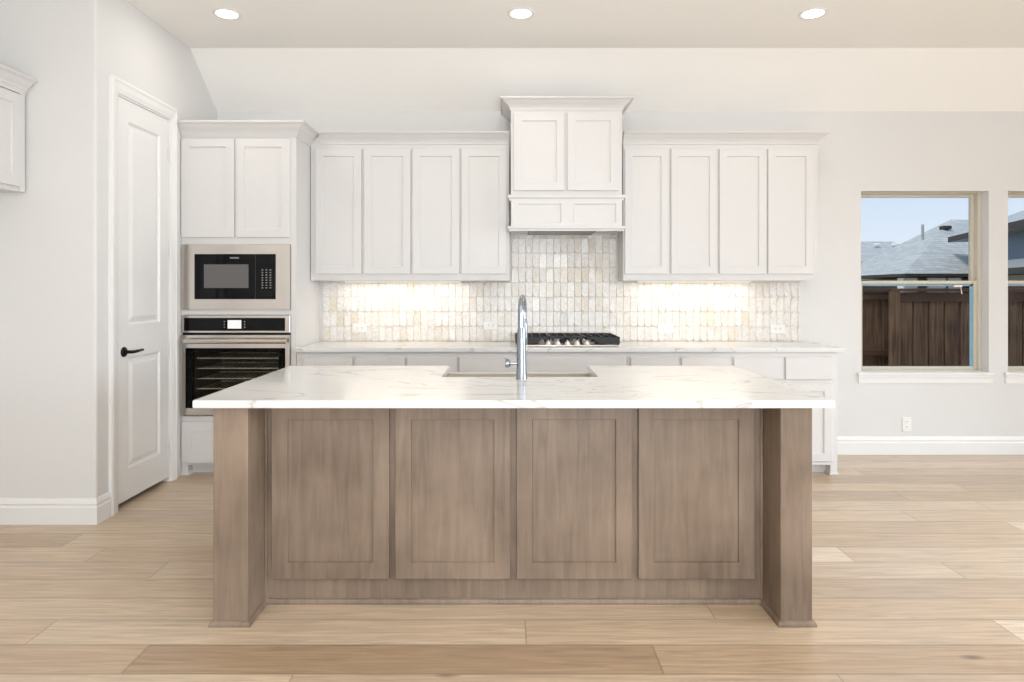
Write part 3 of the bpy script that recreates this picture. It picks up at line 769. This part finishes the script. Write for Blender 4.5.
# ---------------------------------------------------------------- island
PY, BY, IY1 = 2.636, 2.825, 3.745
IX0, IX1, JX0, JX1 = -1.178, 1.216, -1.039, 1.089
ZIB = ZI-.031
isl = thing('kitchen_island', 'large taupe stained wood island with panelled front and end posts', 'kitchen island', (.02, PY, 0))
SX0, SX1, SY0 = -.335, .455, 3.30
bm = B()
box(bm, IX0+.02, IX1-.02, BY, BY+.02, 0, ZIB-.001)
box(bm, IX0, IX0+.02, BY, IY1, 0, ZIB-.001); box(bm, IX1-.02, IX1, BY, IY1, 0, ZIB-.001)
box(bm, IX0+.02, SX0-.03, IY1-.02, IY1, .09, ZIB-.001); box(bm, SX1+.03, IX1-.02, IY1-.02, IY1, .09, ZIB-.001); box(bm, SX0-.03, SX1+.03, IY1-.02, IY1, .09, .62)
box(bm, IX0+.02, IX1-.02, BY+.02, IY1-.07, .07, .09)
link('body', bm, M_ISL, isl)
for a, b in ((IX0, JX0), (JX1, IX1)):
    bm = B(); box(bm, a, b, PY, BY, 0, ZIB-.001, .003, 2); link('post', bm, M_ISL, isl)
yd = BY-.022
for a, b in ((271.4, 389.1), (395.0, 510.2), (516.4, 632.2), (638.6, 755.0)):
    bm = B(); shaker(bm, px(a, yd), px(b, yd), pz(579.4, yd), ZIB-.012, BY, .022, px(287.3, yd)-px(271.4, yd), .070, .010)
    link('door_panel', bm, M_ISL, isl)
for xx, s in ((JX0, 1), (JX1, -1)):
    bm = B(); box(bm, min(xx, xx+s*.012), max(xx, xx+s*.012), BY-.008, BY, .02, ZIB-.002, .002); link('scribe_strip', bm, M_ISL, isl)
bm = B()
shoe = [(0, 0), (.013, 0), (.013, .010), (.010, .018), (.004, .0225), (0, .0225)]
sweep(bm, shoe, [(IX0, IY1), (IX0, PY), (JX0, PY), (JX0, BY), (JX1, BY), (JX1, PY), (IX1, PY), (IX1, IY1)], 1)
link('shoe_moulding', bm, M_ISL, isl)

# island worktop, cut out at the back for the apron sink
bm = B()
vs = prism(bm, [(-1.2495, 2.612), (1.294, 2.612), (1.294, 3.78), (SX1, 3.78), (SX1, SY0), (SX0, SY0), (SX0, 3.78), (-1.2495, 3.78)], .031, 'XY', ZIB)
bmesh.ops.bevel(bm, geom=list({e for v in vs for e in v.link_edges}), offset=.0025, segments=2, affect='EDGES')
tag(link('worktop', bm, M_MARBLE), 'long white marbled worktop on the island, cut out round the sink', 'worktop')

# apron sink
sk = thing('farmhouse_sink', 'stainless apron-front sink set into the far side of the island', 'sink', ((SX0+SX1)/2, 3.53, .62))
bm = B(); sx0, sx1, sy0, sy1, sz0, sz1 = SX0-.02, SX1+.02, SY0-.02, 3.80, .63, ZIB-.002
T = .012
box(bm, sx0, sx1, sy1-.03, sy1, sz0, sz1-.006, .004, 2)
box(bm, sx0, sx1, sy0, sy0+T, sz0, sz1); box(bm, sx0, sx0+T, sy0+T, sy1-.03, sz0, sz1); box(bm, sx1-T, sx1, sy0+T, sy1-.03, sz0, sz1); box(bm, sx0+T, sx1-T, sy0+T, sy1-.03, sz0, sz0+T)
link('basin', bm, M_SINK, sk)
bm = B(); lathe(bm, [(.055, 0), (.055, .003), (.042, .004), (.03, .001), (0, .001)], ((sx0+sx1)/2, 3.53, sz0+T)); link('drain', bm, M_CHROME, sk, 40)

# faucet
fx, fy = px(521.4, 3.23), 3.225
fc = thing('kitchen_faucet', 'tall brushed steel pull-down faucet standing on the island worktop', 'faucet', (fx, fy, ZI))
bm = B(); lathe(bm, [(.0275, 0), (.0275, .004), (.0255, .008), (.0245, .03), (.0235, .11), (.0222, .18), (.0205, .235), (.0175, .252), (.0, .254)], (fx, fy, ZI)); link('body', bm, M_CHROME, fc, 40)
bm = B(); R = .075; zt_ = ZI+.397-R; dx = .26
pts = [(fx-.003, fy, ZI+.20), (fx-.003, fy, ZI+.28), (fx-.003, fy, zt_-.01)]
for k in range(0, 13):
    a = PI*k/12; o = R-R*math.cos(a); pts.append((fx-.003+o*.13, fy+o, zt_+R*math.sin(a)))
ex, ey = pts[-1][0], pts[-1][1]
pts.append((ex, ey, zt_-.04))
tube(bm, pts, .0145, 16); link('spout', bm, M_CHROME, fc, 60)
bm = B(); lathe(bm, [(.0, -.14), (.016, -.14), (.019, -.135), (.0185, -.06), (.0155, -.005), (.013, 0), (0, 0)], (ex, ey, zt_-.03)); link('spray_head', bm, M_CHROME, fc, 40)
hz = pz(363.4, fy)
bm = B(); tube(bm, [(fx-.018, fy, hz), (fx-.056, fy, hz)], .0095, 16)
tube(bm, [(fx-.054, fy, hz), (fx-.060, fy, hz), (fx-.076, fy, hz), (fx-.079, fy, hz)], [.0125, .020, .020, .016], 18); tube(bm, [(fx-.061, fy, hz+.005), (fx-.072, fy-.035, hz+.022), (fx-.078, fy-.065, hz+.03)], [.0055, .0048, .0042], 10)
link('handle', bm, M_CHROME, fc, 40)

# ---------------------------------------------------------------- cabinet on the far left
lc = thing('upper_cabinet', 'white wall cabinet with crown cut off by the frame beside the pantry wall', 'cabinet', (-2.9, 3.3, 1.895))
FX, ly0, ly1, lz0, lz1 = px(26.3, 3.765)-.0, 2.75, 3.765, pz(192.3, 3.765), 2.455
bm = B(); box(bm, XF+.002, FX-.02, ly0, ly1, lz0, lz1+.01); link('carcass', bm, M_CAB, lc)
mid = (ly0+ly1)/2
for a, b in ((ly0+.01, mid-.003), (mid+.003, ly1-.045)):
    bm = B(); rings(bm, (FX-.02, a, lz0+.025), (0, 1, 0), (0, 0, 1), (1, 0, 0), b-a, lz1-lz0-.04, [(0, 0, 0), (0, 0, .018), (.002, .002, .02), (.058, .058, .02), (.061, .061, .011)])
    link('door', bm, M_CAB, lc)
bm = B(); box(bm, FX-.02, FX-.008, ly1-.04, ly1, lz0, lz1); link('end_stile', bm, M_CAB, lc)
bm = B(); sweep(bm, crown(lz1+.004, 2.538, .075), [(FX-.012, ly0), (FX-.012, ly1)], 1); box(bm, XF+.002, FX-.012, ly0, ly1, lz1+.01, lz1+.02); link('crown_moulding', bm, M_CAB, lc)

# ---------------------------------------------------------------- ceiling lights
for xx, yy, lab in ((227, 14, 'round recessed ceiling light above the pantry door side'), (521, 13.5, 'round recessed ceiling light above the range hood'), (813, 13.5, 'round recessed ceiling light above the end of the cabinets near the window')):
    Y = (ZC-CH)*K/(VY-yy); X = px(xx, Y)
    t = thing('recessed_light', lab, 'ceiling light', (X, Y, ZC), 'recessed ceiling lights')
    bm = B(); lathe(bm, [(.062, 0), (.070, -.004), (.084, -.006), (.090, -.003), (.091, 0)], (X, Y, ZC), 'Z', 40); link('trim_ring', bm, M_TRIM, t, 40)
    bm = B(); lathe(bm, [(.066, 0), (.066, -.003), (0, -.004)], (X, Y, ZC), 'Z', 40); link('lens', bm, M_LENS, t, 40)
    lamp('recessed_lamp', 'AREA', (X, Y, ZC-.012), (0, 0, 0), 2.8, (1, .96, .9), shape='DISK', size=.13)
# added lamps out of view, without fittings, to brighten the room further back
for X, Y in ((-1.8, 1.2), (.1, 1.2), (2.0, 1.2), (4.2, 2.6), (4.2, -.8)):
    lamp('recessed_lamp', 'AREA', (X, Y, ZC-.012), (0, 0, 0), 4, (1, .96, .9), shape='DISK', size=.13)

# ---------------------------------------------------------------- outside: yard, fence, houses
GZ0 = -.5
bm = B(); box(bm, -10, 60, YW+.4, 80, GZ0-.3, GZ0)
struct(link('ground', bm, M_GROUND), 'dry grass yard outside the windows', 'ground')
YF = 8.0
fz = 1.345
fe = thing('wooden_fence', 'dark brown wooden board fence outside the windows', 'fence', (8, YF, GZ0))
xs = px(896.5, YF); n = 40; bw = .19
for k in range(n):
    x = xs+k*bw
    if x > 9.2: break
    bm = B(); box(bm, x+.02, x+bw-.001, YF, YF+.016, GZ0, fz-.12, .002); link('board', bm, M_FENCE, fe)
    bm = B(); box(bm, x-.03, x+.05, YF+.018, YF+.034, GZ0, fz-.12, .002); link('batten', bm, M_FENCE, fe)
bm = B(); box(bm, xs, 9.3, YF-.022, YF-.001, fz-.16, fz-.045, .003); link('top_rail', bm, M_FENCED, fe)
bm = B(); box(bm, xs-.02, 9.3, YF-.06, YF+.09, fz-.04, fz, .004); link('top_cap', bm, M_FENCED, fe)
bm = B(); box(bm, xs-.07, xs+.02, YF-.05, YF+.05, GZ0, fz-.04, .004); link('post', bm, M_FENCE, fe)
ga = thing('fence_gate', 'darker fence section with exposed rails beside the board fence post', 'gate', (xs-.6, YF+.3, GZ0))
yg = YF+.32; gx0 = px(840, yg); gx1 = px(894, yg)
k = 0; x = gx0
while x < gx1-.02:
    bm = B(); box(bm, x+.002, min(x+.135, gx1), yg, yg+.018, GZ0+.05, fz-.05, .002); link('board', bm, M_FENCE, ga); x += .139
for z in (pz(296.5, yg), pz(352.5, yg)):
    bm = B(); box(bm, gx0, gx1, yg-.04, yg-.001, z-.04, z+.04, .003); link('rail', bm, M_FENCED, ga)
bm = B(); box(bm, gx0, gx1, yg-.06, yg+.08, fz-.045, fz-.005, .003); link('top_cap', bm, M_FENCED, ga)

def face_mesh(verts, faces):
    bm = B(); vv = [bm.verts.new(v) for v in verts]
    for f in faces: bm.faces.new([vv[i] for i in f])
    return bm
# low house with the big hipped roof
h1 = thing('neighbour_house', 'house with large grey hip roof and blue-grey upper storey behind the fence', 'house', (13, 18, GZ0))
ze = pz(273.5, 16); A = (px(905, 16), 16, ze); Bk = (10.4, 21.2, ze); P1 = (13.02, 19.4, pz(219.5, 19.4)); P2 = (15.4, 19.5, P1[2]-.02); Fr = (20, 16.4, ze); Bb = (20.5, 22.5, ze)
dn = lambda v: (v[0], v[1], v[2]-.06)
V = [A, Bk, P1, P2, Fr, Bb]+[dn(v) for v in (A, Bk, Fr, Bb)]
bm = face_mesh(V, [(0, 4, 3, 2), (1, 0, 2), (4, 5, 3), (5, 1, 2, 3), (6, 9, 7), (6, 8, 9)] )
link('roof', bm, M_ROOF, h1)
bm = face_mesh([A, Bk, Fr, Bb]+[dn(v) for v in (A, Bk, Fr, Bb)], [(0, 1, 5, 4), (0, 2, 6, 4), (1, 3, 7, 5), (2, 3, 7, 6)]); link('fascia', bm, M_FASCIA, h1)
bm = B(); prism(bm, [(A[0]+.45, 16.45), (19.6, 16.8), (20, 22), (10.9, 20.8)], ze-.1-GZ0, 'XY', GZ0); link('wall', bm, M_DKBRICK, h1)
for a, b in ((903, 917), (928, 946), (949, 962)):
    x0, x1 = px(a, 16.4), px(b, 16.4); sl = .35/(19.6-A[0]-.45)
    bm = B(); yy = 16.45+(x0-A[0]-.45)*sl; box(bm, x0, x1, yy-.06, yy+.2, ze-1.2, ze-.1); link('window', bm, M_TRIM, h1)
Yp = 18.2; bm = B(); X = px(922.6, Yp); tube(bm, [(X, Yp, pz(240, Yp)), (X, Yp, pz(224.5, Yp))], .035, 8); link('vent_pipe', bm, M_ROOF2, h1, 40)
bm = B(); X = px(938, 19.0); box(bm, X-.11, X+.11, 18.55, 18.8, pz(229.5, 18.7), pz(226, 18.7), .02); link('roof_vent', bm, M_FASCIA, h1)
# two-storey house
h2 = h1
e1 = Vector((11.33, 17.0)); e2 = Vector((10.06, 13.28)); d = (e2-e1).normalized(); nrm = Vector((-d.y, d.x))
e3 = e1+d*7.0; zE = 2.66
o1, o3 = e1+nrm*5, e3+nrm*5
r1, r3 = e1+d*1.2+nrm*2.6, e3-d*1.0+nrm*2.6
zR = zE+1.05
V = [(e1.x, e1.y, zE), (e3.x, e3.y, zE), (o3.x, o3.y, zE), (o1.x, o1.y, zE), (r1.x, r1.y, zR), (r3.x, r3.y, zR)]
bm = face_mesh(V+[(v[0], v[1], v[2]-.14) for v in V[:4]], [(0, 1, 5, 4), (1, 2, 5), (2, 3, 4, 5), (3, 0, 4), (6, 9, 8, 7)]); link('upper_roof', bm, M_ROOF2, h2)
bm = face_mesh(V[:4]+[(v[0], v[1], v[2]-.14) for v in V[:4]], [(0, 1, 5, 4), (1, 2, 6, 5), (2, 3, 7, 6), (3, 0, 4, 7)]); link('upper_fascia', bm, M_FASCIA, h2)
q = [e1+nrm*.35+d*.35, e3+nrm*.35-d*.35, o3-nrm*.35-d*.35, o1-nrm*.35+d*.35]
bm = B(); prism(bm, [(v.x, v.y) for v in q], zE-.1-1.95, 'XY', 1.95); link('upper_wall', bm, M_SIDING, h2)
bm = B(); prism(bm, [(v.x, v.y) for v in q], 1.95-GZ0, 'XY', GZ0); link('lower_wall', bm, M_HWALL, h2)
def on_wall(s, off, w, z0, z1, t=.06):
    c = e1+nrm*(.35-off)+d*s; a = c+d*w
    p = [c, a, a-nrm*t, c-nrm*t]
    bm = B(); prism(bm, [(v.x, v.y) for v in p], z1-z0, 'XY', z0); return bm
s0 = 4.0
fr = link('window_frame', on_wall(s0, 0, .9, 1.98, 2.5), M_TRIM, h2)
link('pane', on_wall(s0+.08, .05, .74, 2.04, 2.44, .03), M_PANE, fr)
link('brick_base', on_wall(2.6, 0, 4.0, GZ0, 1.47, .08), M_BRICK, h2)
link('porch_roof', on_wall(2.4, 0, 3.6, 1.62, 1.74, .5), M_FASCIA, h2)
# far house
h3 = thing('neighbour_house', 'distant house with low grey roof at the far edge of the window', 'house', (18, 34, GZ0))
Yh = 34
x0, x1 = px(835, Yh), px(896, Yh); zr = pz(241.5, Yh+3); z0 = pz(257, Yh)
V = [(x0, Yh, z0), (px(893, Yh)+2.6, Yh, z0), (px(893, Yh)+2.6, Yh+6, z0), (x0, Yh+6, z0), (x0, Yh+3, zr), (px(892, Yh+3), Yh+3, zr)]
bm = face_mesh(V, [(0, 1, 5, 4), (1, 2, 5), (2, 3, 4, 5), (3, 0, 4), (0, 3, 2, 1)]); link('roof', bm, M_ROOF, h3)
bm = B(); box(bm, x0+.2, V[1][0]-.4, Yh+.3, Yh+5.7, GZ0, z0-.01); link('wall', bm, M_HWALL, h3)
bm = B(); box(bm, x0, V[1][0], Yh-.1, Yh, z0-.25, z0+.02); link('fascia', bm, M_TRIM, h3)
for xx in (874.5, 892):
    X = px(xx, Yh+2); bm = B(); box(bm, X-.13, X+.13, Yh+1.6, Yh+1.9, pz(246.5, Yh+2), pz(243.6, Yh+2), .04); link('roof_vent', bm, M_TRIM, h3)
